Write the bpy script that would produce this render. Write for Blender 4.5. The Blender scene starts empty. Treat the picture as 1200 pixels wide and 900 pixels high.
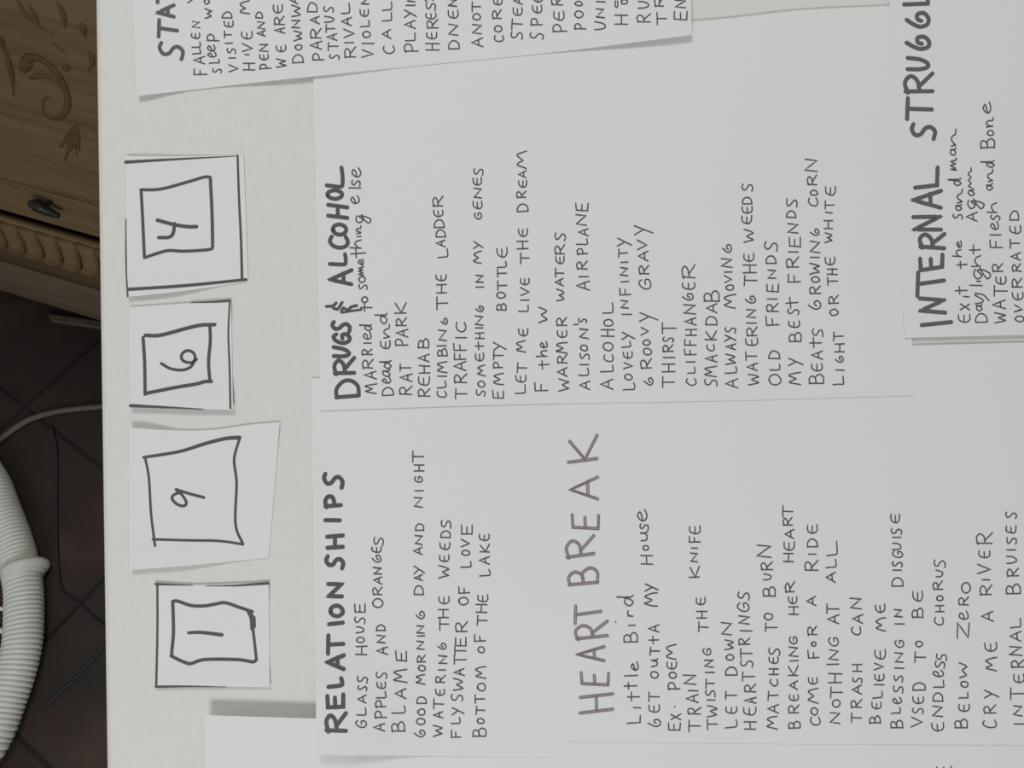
import bpy, bmesh, math, random
from mathutils import Vector, Matrix
random.seed(4)
SC = bpy.context.scene
COL = SC.collection

# ------------------------------------------------------------------ camera
PITCH = math.radians(62)
CAM = Vector((0, 0, 1.15))
F = Vector((0, math.cos(PITCH), -math.sin(PITCH)))
U = Vector((0, math.sin(PITCH), math.cos(PITCH)))
R = Vector((1, 0, 0))
N = -F
FPX = 902.0                    # focal length in pixels of the 1200 wide frame
DIST = 0.361                   # lens to table top
MM = 0.001
cam = bpy.data.cameras.new('camera')
cam.sensor_width = 36.0
cam.lens = FPX / 1200 * 36.0
cam.clip_start = 0.01
camo = bpy.data.objects.new('camera', cam)
COL.objects.link(camo)
camo.matrix_world = Matrix(((R.x, U.x, N.x, CAM.x), (R.y, U.y, N.y, CAM.y), (R.z, U.z, N.z, CAM.z), (0, 0, 0, 1)))
SC.camera = camo

# ------------------------------------------------------------------ light and exposure
SC.view_settings.view_transform = 'Standard'
SC.view_settings.look = 'None'
SC.view_settings.gamma = 1.0
SC.view_settings.use_curve_mapping = False
SC.view_settings.exposure = 0.0
world = bpy.data.worlds.new('room_light')
SC.world = world
world.use_nodes = True
bg = world.node_tree.nodes['Background']
bg.inputs[0].default_value = (0.97, 1.0, 1.0, 1)
bg.inputs[1].default_value = 0.245
BOARD_C = CAM + F * DIST

def area(name, local, energy, size, color):
    d = bpy.data.lights.new(name, 'AREA')
    d.energy = energy; d.shape = 'RECTANGLE'; d.size = size[0]; d.size_y = size[1]; d.color = color
    o = bpy.data.objects.new(name, d); COL.objects.link(o)
    p = BOARD_C + R * local[0] + U * local[1] + N * local[2]
    o.location = p
    o.rotation_euler = (BOARD_C - p).to_track_quat('-Z', 'Y').to_euler()
    return o
area('daylight_beyond_table', (-0.24, 1.18, 1.0), 9.1, (0.6, 0.34), (1.0, 0.99, 0.97))
area('daylight_behind_viewer', (-0.24, -1.18, 1.0), 9.9, (0.6, 0.34), (0.99, 0.995, 1.0))

# ------------------------------------------------------------------ helpers
def px_uv(x, y):               # a place on the table top, mm-true
    return ((x - 600) / FPX * DIST, (450 - y) / FPX * DIST)

def tab(x, y, w=0.0):          # point at height w (metres) over the table top, on the sight line through x, y
    k = (DIST - w) / FPX
    return CAM + F * (DIST - w) + R * ((x - 600) * k) + U * ((450 - y) * k)

def ray(x, y):
    return (F * FPX + R * (x - 600) + U * (450 - y))

def on_floor(x, y, z=0.0):
    d = ray(x, y)
    return CAM + d * ((z - CAM.z) / d.z)

def srgb(r, g, b):
    def f(c):
        c /= 255.0
        return c / 12.92 if c <= 0.04045 else ((c + 0.055) / 1.055) ** 2.4
    return (f(r), f(g), f(b), 1)

def obj(name, bm, mat=None, parent=None, smooth=False):
    me = bpy.data.meshes.new(name)
    bm.normal_update()
    bm.to_mesh(me); bm.free()
    if mat: me.materials.append(mat)
    if smooth:
        for p in me.polygons: p.use_smooth = True
    o = bpy.data.objects.new(name, me); COL.objects.link(o)
    if parent:
        o.parent = parent
        o.matrix_parent_inverse = Matrix.Translation(parent.location).inverted()
    return o

def tag(o, label=None, cat=None, group=None, kind=None):
    if label: o['label'] = label
    if cat: o['category'] = cat
    if group: o['group'] = group
    if kind: o['kind'] = kind
    return o

def thing(name, label, cat, loc, group=None):
    o = bpy.data.objects.new(name, None); COL.objects.link(o)
    o.empty_display_size = 0.02
    o.location = loc
    bpy.context.view_layer.update()
    return tag(o, label, cat, group)

def crom(pts, step):
    """Catmull-Rom through pts, resampled about every step."""
    if len(pts) < 3:
        return [Vector(p) for p in pts]
    P = [Vector(p) for p in pts]
    P = [P[0] * 2 - P[1]] + P + [P[-1] * 2 - P[-2]]
    out = []
    for i in range(1, len(P) - 2):
        a, b, c, d = P[i - 1:i + 3]
        n = max(2, int((c - b).length / step))
        for k in range(n):
            t = k / n
            out.append(0.5 * ((2 * b) + (c - a) * t + (2 * a - 5 * b + 4 * c - d) * t * t + (3 * b - a - 3 * c + d) * t ** 3))
    out.append(P[-2])
    return out

# ------------------------------------------------------------------ materials
def new_mat(name):
    m = bpy.data.materials.new(name); m.use_nodes = True
    nt = m.node_tree
    return m, nt, nt.nodes['Principled BSDF']

def nd(nt, typ, **kw):
    n = nt.nodes.new(typ)
    for k, v in kw.items():
        if k.startswith('i_'): n.inputs[k[2:].replace('_', ' ')].default_value = v
        else: setattr(n, k, v)
    return n

def flat(name, col, rough=0.6, spec=0.3, metal=0.0, noise=0.08, nscale=60):
    m, nt, b = new_mat(name)
    tc = nd(nt, 'ShaderNodeTexCoord')
    nz = nd(nt, 'ShaderNodeTexNoise', i_Scale=nscale, i_Detail=4.0)
    nt.links.new(tc.outputs['Object'], nz.inputs['Vector'])
    mx = nd(nt, 'ShaderNodeMixRGB', blend_type='MIX')
    mx.inputs[1].default_value = tuple(c * (1 - noise) for c in col[:3]) + (1,)
    mx.inputs[2].default_value = tuple(min(1, c * (1 + noise)) for c in col[:3]) + (1,)
    nt.links.new(nz.outputs['Fac'], mx.inputs[0])
    nt.links.new(mx.outputs[0], b.inputs['Base Color'])
    b.inputs['Roughness'].default_value = rough
    b.inputs['Specular IOR Level'].default_value = spec
    b.inputs['Metallic'].default_value = metal
    return m

def paper_mat():
    m, nt, b = new_mat('white_paper')
    tc = nd(nt, 'ShaderNodeTexCoord')
    nz = nd(nt, 'ShaderNodeTexNoise', i_Scale=900.0, i_Detail=3.0)
    nt.links.new(tc.outputs['Object'], nz.inputs['Vector'])
    bp = nd(nt, 'ShaderNodeBump', i_Strength=0.04, i_Distance=0.0003)
    nt.links.new(nz.outputs['Fac'], bp.inputs['Height'])
    nt.links.new(bp.outputs['Normal'], b.inputs['Normal'])
    b.inputs['Base Color'].default_value = (0.795, 0.795, 0.795, 1)
    b.inputs['Roughness'].default_value = 0.75
    b.inputs['Specular IOR Level'].default_value = 0.15
    return m

def cloth_mat():
    m, nt, b = new_mat('cream_woven_cloth')
    uv = nd(nt, 'ShaderNodeUVMap')
    sep = nd(nt, 'ShaderNodeSeparateXYZ')
    nt.links.new(uv.outputs[0], sep.inputs[0])
    hs = []
    for ax, fr in (('X', 1900.0), ('Y', 1900.0)):
        mu = nd(nt, 'ShaderNodeMath', operation='MULTIPLY'); mu.inputs[1].default_value = fr * 2 * math.pi / 2
        nt.links.new(sep.outputs[ax], mu.inputs[0])
        sn = nd(nt, 'ShaderNodeMath', operation='SINE')
        nt.links.new(mu.outputs[0], sn.inputs[0])
        hs.append(sn)
    pr = nd(nt, 'ShaderNodeMath', operation='MULTIPLY')
    nt.links.new(hs[0].outputs[0], pr.inputs[0]); nt.links.new(hs[1].outputs[0], pr.inputs[1])
    # slubs: noise stretched along each thread direction
    maps = []
    for sc in ((60, 900, 1), (900, 60, 1)):
        mp = nd(nt, 'ShaderNodeMapping'); mp.inputs['Scale'].default_value = sc
        nt.links.new(uv.outputs[0], mp.inputs['Vector'])
        n2 = nd(nt, 'ShaderNodeTexNoise', i_Scale=1.0, i_Detail=3.0)
        nt.links.new(mp.outputs[0], n2.inputs['Vector'])
        maps.append(n2)
    ad = nd(nt, 'ShaderNodeMath', operation='ADD')
    nt.links.new(maps[0].outputs['Fac'], ad.inputs[0]); nt.links.new(maps[1].outputs['Fac'], ad.inputs[1])
    cr = nd(nt, 'ShaderNodeValToRGB')
    cr.color_ramp.elements[0].position = 0.3; cr.color_ramp.elements[0].color = (0.738, 0.732, 0.698, 1)
    cr.color_ramp.elements[1].position = 0.7; cr.color_ramp.elements[1].color = (0.788, 0.782, 0.748, 1)
    hf = nd(nt, 'ShaderNodeMath', operation='MULTIPLY'); hf.inputs[1].default_value = 0.5
    nt.links.new(ad.outputs[0], hf.inputs[0]); nt.links.new(hf.outputs[0], cr.inputs[0])
    nt.links.new(cr.outputs[0], b.inputs['Base Color'])
    a2 = nd(nt, 'ShaderNodeMath', operation='ADD')
    nt.links.new(pr.outputs[0], a2.inputs[0]); nt.links.new(ad.outputs[0], a2.inputs[1])
    bp = nd(nt, 'ShaderNodeBump', i_Strength=0.22, i_Distance=0.0002)
    nt.links.new(a2.outputs[0], bp.inputs['Height']); nt.links.new(bp.outputs['Normal'], b.inputs['Normal'])
    b.inputs['Roughness'].default_value = 0.9
    b.inputs['Specular IOR Level'].default_value = 0.1
    return m

def wood_mat(name, c0, c1, c2, rough=0.55, grain=(2.5, 40, 40)):
    m, nt, b = new_mat(name)
    uv = nd(nt, 'ShaderNodeTexCoord')
    mp = nd(nt, 'ShaderNodeMapping')
    mp.inputs['Rotation'].default_value = (0, 0, math.radians(18.2))
    mp.inputs['Scale'].default_value = (1, 1, 1)
    nt.links.new(uv.outputs['Object'], mp.inputs['Vector'])
    m2 = nd(nt, 'ShaderNodeMapping'); m2.inputs['Scale'].default_value = grain
    nt.links.new(mp.outputs[0], m2.inputs['Vector'])
    n1 = nd(nt, 'ShaderNodeTexNoise', i_Scale=1.6, i_Detail=6.0, i_Roughness=0.6, i_Distortion=0.6)
    nt.links.new(m2.outputs[0], n1.inputs['Vector'])
    cr = nd(nt, 'ShaderNodeValToRGB')
    e = cr.color_ramp.elements
    e[0].position = 0.25; e[0].color = c0
    e[1].position = 0.8; e[1].color = c2
    k = e.new(0.5); k.color = c1
    nt.links.new(n1.outputs['Fac'], cr.inputs[0])
    nt.links.new(cr.outputs[0], b.inputs['Base Color'])
    bp = nd(nt, 'ShaderNodeBump', i_Strength=0.25, i_Distance=0.001)
    nt.links.new(n1.outputs['Fac'], bp.inputs['Height']); nt.links.new(bp.outputs['Normal'], b.inputs['Normal'])
    b.inputs['Roughness'].default_value = rough
    b.inputs['Specular IOR Level'].default_value = 0.25
    return m

def floor_mat():
    m, nt, b = new_mat('dark_floor')
    tc = nd(nt, 'ShaderNodeTexCoord')
    n1 = nd(nt, 'ShaderNodeTexNoise', i_Scale=4.5, i_Detail=5.0, i_Roughness=0.6)
    nt.links.new(tc.outputs['Object'], n1.inputs['Vector'])
    cr = nd(nt, 'ShaderNodeValToRGB')
    e = cr.color_ramp.elements
    e[0].position = 0.35; e[0].color = (0.034, 0.029, 0.026, 1)
    e[1].position = 0.72; e[1].color = (0.090, 0.066, 0.044, 1)
    k = e.new(0.52); k.color = (0.052, 0.034, 0.031, 1)
    nt.links.new(n1.outputs['Fac'], cr.inputs[0])
    # tile joints
    mp = nd(nt, 'ShaderNodeMapping'); mp.inputs['Rotation'].default_value = (0, 0, math.radians(35))
    nt.links.new(tc.outputs['Object'], mp.inputs['Vector'])
    br = nd(nt, 'ShaderNodeTexBrick', i_Scale=1.0)
    br.inputs['Brick Width'].default_value = 0.33; br.inputs['Row Height'].default_value = 0.33
    br.inputs['Mortar Size'].default_value = 0.004; br.offset = 0.0
    br.inputs['Color1'].default_value = (1, 1, 1, 1); br.inputs['Color2'].default_value = (0.85, 0.85, 0.85, 1)
    br.inputs['Mortar'].default_value = (0.45, 0.45, 0.45, 1)
    nt.links.new(mp.outputs[0], br.inputs['Vector'])
    mx = nd(nt, 'ShaderNodeMixRGB', blend_type='MULTIPLY'); mx.inputs[0].default_value = 1.0
    nt.links.new(cr.outputs[0], mx.inputs[1]); nt.links.new(br.outputs['Color'], mx.inputs[2])
    nt.links.new(mx.outputs[0], b.inputs['Base Color'])
    b.inputs['Roughness'].default_value = 0.6
    b.inputs['Specular IOR Level'].default_value = 0.2
    return m

M_PAPER = paper_mat()
M_CLOTH = cloth_mat()
M_WOOD = wood_mat('brown_carved_wood', srgb(104, 87, 62), srgb(128, 107, 77), srgb(142, 121, 90))
M_CARVING = wood_mat('darker_carving_wood', srgb(92, 74, 46), srgb(106, 86, 58), srgb(118, 98, 68))  # carved relief gets a darker brown than the plain front
M_APRON = wood_mat('dark_apron_wood', srgb(98, 84, 70), srgb(118, 102, 84), srgb(128, 112, 92))
M_FLOOR = floor_mat()
M_WALL = flat('painted_wall', srgb(170, 165, 150), 0.9, 0.1, noise=0.03, nscale=8)
M_INK = flat('dark_pencil_ink', srgb(92, 92, 92), 0.7, 0.2, noise=0.3, nscale=500)
M_MARK = flat('grey_brown_marker', srgb(97, 90, 92), 0.6, 0.2, noise=0.06, nscale=300)
M_MARK_GREY = flat('grey_marker', srgb(103, 102, 104), 0.6, 0.2, noise=0.06, nscale=300)
M_HB_FILL = flat('faint_purple_grey_marker', srgb(176, 168, 167), 0.7, 0.2, noise=0.1, nscale=700)
M_HB_LINE = flat('purple_grey_marker', srgb(132, 120, 121), 0.7, 0.2, noise=0.15, nscale=700)
M_HOSE = flat('white_ribbed_plastic', (0.78, 0.82, 0.74, 1), 0.45, 0.4, noise=0.03)
M_COLLAR = flat('pale_grey_plastic', (0.70, 0.74, 0.68, 1), 0.4, 0.45, noise=0.03)
M_KNOB = flat('dark_iron', srgb(58, 54, 52), 0.4, 0.5, metal=0.5, noise=0.2)
M_CABLE = flat('taupe_cable', srgb(104, 96, 88), 0.6, 0.3)
M_CORD = flat('black_cord', srgb(48, 50, 50), 0.6, 0.3)
M_BATTEN = flat('pale_batten', srgb(96, 88, 74), 0.8, 0.2)
M_LEG = flat('grey_painted_metal', srgb(120, 120, 120), 0.5, 0.4)

# ------------------------------------------------------------------ setting: floor and wall
PSI = math.radians(18.2)
DA = Vector((math.cos(PSI), -math.sin(PSI), 0))      # along the dresser front, to the right
DN = Vector((-math.sin(PSI), -math.cos(PSI), 0))     # out of the dresser front
d0 = ray(60, 357)
P0 = CAM + d0 * (0.726 / d0.y)                       # a point on the dresser front

bm = bmesh.new()
for x, y in ((-3, -2.5), (3, -2.5), (3, 3), (-3, 3)):
    bm.verts.new((x, y, 0))
vs = list(bm.verts)
lo = [bm.verts.new((v.co.x, v.co.y, -0.05)) for v in vs]
bm.faces.new(vs); bm.faces.new(lo[::-1])
for i in range(4):
    bm.faces.new((vs[i], lo[i], lo[(i + 1) % 4], vs[(i + 1) % 4]))
tag(obj('floor', bm, M_FLOOR), kind='structure')

def box_bm(bm, o, ax, ay, az, sx, sy, sz):
    """box with its corner ranges along three axes from origin o: s = (lo, hi)"""
    v = []
    for k in (0, 1):
        for j in (0, 1):
            for i in (0, 1):
                v.append(bm.verts.new(o + ax * sx[i] + ay * sy[j] + az * sz[k]))
    fs = [(0, 2, 3, 1), (4, 5, 7, 6), (0, 1, 5, 4), (2, 6, 7, 3), (0, 4, 6, 2), (1, 3, 7, 5)]
    out = [bm.faces.new([v[q] for q in f]) for f in fs]
    bmesh.ops.recalc_face_normals(bm, faces=out)
    return out

def bevel(bm, w, seg=2):
    bmesh.ops.bevel(bm, geom=list(bm.edges), offset=w, segments=seg, affect='EDGES', profile=0.5)

Z = Vector((0, 0, 1))
PB = Vector((P0.x, P0.y, 0))
bm = bmesh.new()
box_bm(bm, PB, DA, DN, Z, (-1.4, 2.6), (-0.60, -0.50), (0, 2.5))
tag(obj('wall_back', bm, M_WALL), kind='structure')

# ------------------------------------------------------------------ the slanted table
def left_edge(y):
    return 107 + (y + 0) * 13.0 / 900
bm = bmesh.new()
uvl = bm.loops.layers.uv.new('UVMap')
YT, YB, XR = -320, 1240, 1690
TH = 0.020
ring = [(left_edge(YT), YT), (XR, YT), (XR, YB), (left_edge(YB), YB)]
top = [bm.verts.new(tab(x, y, 0)) for x, y in ring]
bot = [bm.verts.new(v.co - N * TH) for v in top]
bm.faces.new(top[::-1]); bm.faces.new(bot)
for i in range(4):
    bm.faces.new((top[i], top[(i + 1) % 4], bot[(i + 1) % 4], bot[i]))
bmesh.ops.recalc_face_normals(bm, faces=list(bm.faces))
bevel(bm, 0.006, 4)
for f in bm.faces:
    for l in f.loops:
        d = l.vert.co - BOARD_C
        l[uvl].uv = (d.dot(R), d.dot(U) + d.dot(N))
table = thing('slanted_table', 'slanted table top covered in cream woven cloth under all the papers', 'table', Vector((0.12, 0.15, 0)))
to = obj('table_top', bm, M_CLOTH, table, smooth=False)
to['label'] = 'cream woven cloth covered top'
for sx in (-0.14, 0.40):
    for v in (-0.26, 0.26):
        p = BOARD_C + U * v - N * TH
        bm = bmesh.new()
        # leg with its head cut to the slope
        hw = 0.018
        lo, hi = [], []
        for dx, dy in ((-hw, -hw), (hw, -hw), (hw, hw), (-hw, hw)):
            x, y = sx + dx, p.y + dy
            zt = p.z + dy * (U.z / U.y) + 0.001
            lo.append(bm.verts.new((x, y, 0))); hi.append(bm.verts.new((x, y, zt)))
        bm.faces.new(lo[::-1]); bm.faces.new(hi)
        for i in range(4):
            bm.faces.new((lo[i], lo[(i + 1) % 4], hi[(i + 1) % 4], hi[i]))
        obj('leg', bm, M_LEG, table)

# ------------------------------------------------------------------ paper
T_PAPER = 0.10 * MM

def edge_pt(pts, s):
    n = len(pts) - 1
    if n == 1:
        return Vector(pts[0]).lerp(Vector(pts[1]), s)
    P = [Vector(p) for p in pts]
    P = [P[0] * 2 - P[1]] + P + [P[-1] * 2 - P[-2]]
    k = min(int(s * n), n - 1); t = s * n - k
    a, b, c, d = P[k:k + 4]
    return 0.5 * ((2 * b) + (c - a) * t + (2 * a - 5 * b + 4 * c - d) * t * t + (3 * b - a - 3 * c + d) * t ** 3)

def bump(d, w):                # 1 at d = 0 falling smoothly to 0 at d = w
    d = abs(d) / w
    return 0.0 if d >= 1 else (1 - d) ** 2 * (1 + 2 * d)

def one_side(d, w):            # 1 for d <= 0, falling to 0 at d = w
    return 1.0 if d <= 0 else bump(d, w)

class Sheet:
    def __init__(self, name, label, cat, top, bot, base, lift=None, nx=64, ny=48, group=None):
        self.lift = lift or (lambda x, y: 0.0)
        self.base = base
        self.root = thing(name, label, cat, tab((top[0][0] + bot[-1][0]) / 2, (top[0][1] + bot[-1][1]) / 2, base * MM), group)
        bm = bmesh.new()
        g0, g1 = [], []
        for j in range(ny + 1):
            t = j / ny
            r0, r1 = [], []
            for i in range(nx + 1):
                s = i / nx
                p = edge_pt(top, s).lerp(edge_pt(bot, s), t)
                h = self.h(p.x, p.y)
                r0.append(bm.verts.new(tab(p.x, p.y, h)))
                r1.append(bm.verts.new(tab(p.x, p.y, h - T_PAPER)))
            g0.append(r0); g1.append(r1)
        for j in range(ny):
            for i in range(nx):
                bm.faces.new((g0[j][i], g0[j + 1][i], g0[j + 1][i + 1], g0[j][i + 1]))
                bm.faces.new((g1[j][i], g1[j][i + 1], g1[j + 1][i + 1], g1[j + 1][i]))
        for i in range(nx):
            bm.faces.new((g0[0][i], g0[0][i + 1], g1[0][i + 1], g1[0][i]))
            bm.faces.new((g0[ny][i + 1], g0[ny][i], g1[ny][i], g1[ny][i + 1]))
        for j in range(ny):
            bm.faces.new((g0[j + 1][0], g0[j][0], g1[j][0], g1[j + 1][0]))
            bm.faces.new((g0[j][nx], g0[j + 1][nx], g1[j + 1][nx], g1[j][nx]))
        self.page = obj('page', bm, M_PAPER, self.root)

    def h(self, x, y):
        return (self.base + self.lift(x, y)) * MM

    def ink(self, name, strokes, mat, label=None, over=0.06):
        """strokes: list of (points in px, width or (w0, w1), smooth)"""
        bm = bmesh.new()
        for si, (pts, w, sm) in enumerate(strokes):
            step = [over + 0.006 * (si % 8)]
            w0, w1 = w if isinstance(w, tuple) else (w, w)
            P = [Vector(p) for p in pts]
            if sm and len(P) > 2:
                P = crom(P, 1.6)
            else:
                Q = []
                for a, b in zip(P, P[1:]):
                    n = max(1, int((b - a).length / 5))
                    Q += [a.lerp(b, k / n) for k in range(n)]
                P = Q + [P[-1]]
            # drop coincident points
            Q = [P[0]]
            for p in P[1:]:
                if (p - Q[-1]).length > 0.15: Q.append(p)
            P = Q
            if len(P) < 2:
                P = [P[0], P[0] + Vector((0.5, 0.2))]
            n = len(P)
            def V(p):
                return bm.verts.new(tab(p.x, p.y, self.h(p.x, p.y) + step[0] * MM))
            L, RR = [], []
            for i, p in enumerate(P):
                t = (P[min(i + 1, n - 1)] - P[max(i - 1, 0)])
                if t.length < 1e-6: t = Vector((1, 0))
                t.normalize()
                nn = Vector((-t.y, t.x))
                ww = (w0 + (w1 - w0) * i / (n - 1)) * 0.5
                sc = 1.0
                if 0 < i < n - 1:
                    a = (P[i] - P[i - 1]).normalized(); b = (P[i + 1] - P[i]).normalized()
                    c = max(0.6, math.sqrt(max(0.0, (1 + a.dot(b)) / 2)))
                    sc = 1 / c
                L.append(V(p + nn * ww * sc)); RR.append(V(p - nn * ww * sc))
            for i in range(n - 1):
                bm.faces.new((L[i], L[i + 1], RR[i + 1], RR[i]))
            # round ends and round elbows
            caps = [(P[0], w0), (P[-1], w1)]
            for i in range(1, n - 1):
                a = (P[i] - P[i - 1]).normalized(); b = (P[i + 1] - P[i]).normalized()
                if a.dot(b) < 0.8: caps.append((P[i], w0 + (w1 - w0) * i / (n - 1)))
            for c, ww in caps:
                step[0] -= 0.0012
                bm.faces.new([V(c + Vector((math.cos(a), -math.sin(a))) * ww * 0.5) for a in [k * math.pi / 5 for k in range(10)]])
        for f in bm.faces:
            f.normal_update()
            if f.normal.dot(N) < 0: f.normal_flip()
        o = obj(name, bm, mat, self.root)
        if label: o['label'] = label
        return o

# ------------------------------------------------------------------ the hand: stroke letters in a unit box
GLYPH = {
 'A': '0,0 .5,1 1,0|.2,.36 .84,.38',
 'B': '.05,0 .05,1|~.0,.94 .5,1 .82,.8 .6,.56 .12,.5|~.12,.5 .7,.52 1,.27 .7,.03 .03,.02',
 'C': '~1,.9 .6,1 .2,.8 .02,.42 .18,.1 .55,0 1,.14',
 'D': '.04,0 .02,1|~0,.98 .5,.98 .92,.7 .95,.35 .6,.05 .04,0',
 'E': '~.95,.98 .35,.95 .05,.6 .06,.25 .4,.03 1,.05|.06,.5 .85,.52',
 '3': '1,1 .05,.97 0,.02 1,0|.03,.5 .82,.52',
 'F': '.12,0 .05,.98 1,1|.08,.5 .8,.53',
 'G': '~.95,.82 .7,1 .3,.85 .03,.45 .18,.1 .55,0 .93,.2 .9,.48 .5,.45',
 '6': '~.5,1 .2,.68 .04,.36 .2,.05 .6,0 .95,.22 .88,.5 .55,.5 .42,.32',
 'H': '.05,0 .05,1|.95,0 .95,1|.05,.5 .95,.5',
 'I': '.5,0 .5,1', 'i': '.5,0 .5,1', 'l': '.5,0 .5,1', "'": '.5,0 .5,1',
 'K': '.05,0 .05,1|.9,.95 .08,.42 1,0',
 'L': '~0,1 .02,.5 .06,.1 .2,.0 .6,0 1,.06',
 '7': '0,1 .05,.03 1,0',
 'M': '~0,0 .06,.4 .14,.85 .22,1 .34,.7 .46,.42 .58,.7 .74,1 .84,.85 .94,.4 1,0',
 'N': '0,0 .1,.97 .86,.04 .95,1',
 'O': '~.55,1 .15,.85 .02,.4 .3,.02 .7,.05 .98,.42 .85,.85 .55,1 .3,.95',
 'P': '.12,0 .08,1|~.0,.9 .55,1 .95,.8 .8,.52 .12,.4',
 'R': '.05,0 .08,.98|~.0,.9 .55,1 .88,.8 .65,.55 .1,.46|.3,.5 1,0',
 'S': '~.98,.92 .6,1 .2,.84 .3,.6 .72,.42 .86,.2 .55,.0 .0,.06',
 'T': '.5,0 .5,1|0,1 1,.98',
 'U': '~0,1 .06,.4 .25,.03 .6,.04 .85,.4 .95,1',
 'V': '0,1 .45,0 1,1',
 'W': '~0,1 .1,.45 .2,.03 .34,.3 .5,.65 .62,.3 .74,.03 .88,.4 1,1',
 'X': '0,1 1,0|0,0 1,1', 'x': '0,1 1,0|0,0 1,1',
 'Y': '0,1 .52,.52|1,1 .15,0',
 'Z': '0,1 1,.95 .05,.05 1,0',
 'a': '~.72,.95 .3,.98 .02,.45 .3,.02 .66,.4 .75,.95 .78,.3 1,.05',
 'd': '~.72,.45 .35,.55 .02,.25 .3,0 .62,.15 .8,.6 .86,1|.86,1 .84,.1 1,0',
 'e': '~.05,.45 .55,.55 .8,.8 .45,1 .08,.6 .15,.15 .5,0 1,.22',
 'h': '.05,1 .05,0|~.07,.25 .45,.58 .75,.45 .9,0',
 'n': '~0,.9 .1,.05 .14,.3 .4,.95 .6,.7 .7,.1 1,.0',
 'm': '~0,0 .1,.95 .2,.2 .38,.95 .52,.2 .68,.95 .84,.1 1,.1',
 'r': '.1,0 .1,.9|~.1,.5 .4,.9 .9,.8',
 't': '.5,0 .45,1|0,.62 1,.66',
 'u': '~0,.9 .1,.2 .4,.05 .7,.3 .8,.95 .82,.3 1,0',
 'p': '.1,0 .15,1|~.1,.9 .6,1 .9,.75 .6,.45 .12,.45',
 'y': '~0,1 .15,.5 .4,.5 .75,1 .9,.95|~.85,1 .75,.4 .3,0',
 'g': '~.9,.95 .45,1 .1,.78 .4,.55 .8,.8 .8,.4 .5,0 .1,.18 .6,.5 1,.62',
 '.': '.5,.3 .6,.5',
}
GLYPH['o'] = GLYPH['O']; GLYPH['s'] = GLYPH['S']; GLYPH['w'] = GLYPH['W']
CROP = {'A': (180, 0, 5), 'B': (360, 0, 5), 'C': (580, 0, 5), 'D': (360, 160, 5), 'E': (360, 320, 5), 'F': (560, 160, 5), 'G': (560, 320, 5),
        'H': (780, 160, 5), 'I': (780, 320, 5), 'J': (960, 0, 5), 'K': (960, 160, 5), 'L': (960, 320, 5), 'M': (360, 500, 5), 'N': (360, 680, 5),
        'P': (640, 500, 5), 'Q': (640, 680, 5), 'R': (840, 540, 5), 'S': (840, 720, 5), 'T': (1080, 560, 5), 'U': (1080, 700, 5), 'V': (360, 720, 5),
        'X': (980, 720, 5.4545)}

def parse(data, width, wob=0.4):
    """'@A F235,315,442,405 ...' -> strokes in px; a box is cap line, base line, start, end and an optional lean"""
    out = []
    ox, oy, k = 0, 0, 1
    for tok in data.split():
        if tok[0] == '@':
            ox, oy, k = CROP[tok[1]]; continue
        ch, nums = tok[0], [float(v) for v in tok[1:].split(',')]
        xt, xb, ys, ye = nums[:4]
        lean = nums[4] if len(nums) > 4 else 0.0
        for st in GLYPH[ch].split('|'):
            sm = st[0] == '~'
            pts = []
            for pr in st.lstrip('~').split():
                g, h = [float(v) for v in pr.split(',')]
                x = xb + (xt - xb) * h
                y = ys + (ye - ys) * g + lean * (h - 0.5)
                pts.append((ox + x / k + random.uniform(-wob, wob), oy + y / k + random.uniform(-wob, wob)))
            out.append((pts, width, sm))
    return out

def line(sheet, text, data, width=1.65, mat=None):
    return sheet.ink('handwritten_line', parse(data, width), mat or M_INK, 'handwritten line reading ' + text)

def strokes(crop, items, k=None):
    ox, oy, kk = crop
    out = []
    for pts, w, sm in items:
        w = tuple(v * 1.15 / kk for v in w) if isinstance(w, tuple) else w * 1.15 / kk
        out.append(([(ox + x / kk, oy + y / kk) for x, y in pts], w, sm))
    return out

# ------------------------------------------------------------------ the large sheets, lowest first
G_SHEETS = 'handwritten sheets of paper'
low_left = Sheet('paper_sheet', 'blank white sheet corner at the lower left of the photo with raised top edge', 'paper',
    [(240, 838), (372, 842), (560, 846), (760, 848)], [(244, 1190), (764, 1190)], 0.25,
    lambda x, y: 5.0 * one_side(y - 842, 75) * one_side(x - 374, 60))
low_right = Sheet('paper_sheet', 'sheet peeking out under the HEARTBREAK page at the bottom right', 'paper',
    [(700, 800), (1420, 806)], [(700, 1180), (1420, 1180)], 0.38)
rel = Sheet('paper_sheet', 'white sheet headed RELATIONSHIPS in bold marker', 'paper',
    [(365, 443), (1020, 436)], [(371, 885), (470, 885.5), (600, 887), (1026, 890)], 0.5,
    lambda x, y: 5.2 * one_side(838 - y, 110) * one_side(x - 380, 130) + 0.15 * one_side(885 - y, 60) * one_side(x - 520, 80), 96, 64)
heart = Sheet('paper_sheet', 'white sheet headed HEARTBREAK in faint doubled outline letters', 'paper',
    [(655, 414), (1068, 404.8), (1200, 401.5), (1385, 397)], [(662, 869), (900, 871.5), (1390, 874)], 0.7,
    lambda x, y: 0.12 * one_side(870 - y, 50) + 0.3 * one_side(y - 402, 40) * one_side(1110 - x, 50))
drugs = Sheet('paper_sheet', 'white sheet headed DRUGS & ALCOHOL in bold marker', 'paper',
    [(366, 38), (590, 36), (812, 25), (940, 12), (1060, 6)], [(376, 481), (600, 474), (830, 470), (1070, 463.5)], 0.92,
    lambda x, y: 0.12 * one_side(480 - y, 50) + 0.3 * one_side(y - 24, 50) * one_side(780 - x, 60) * one_side(x - 960, 70))
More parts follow.
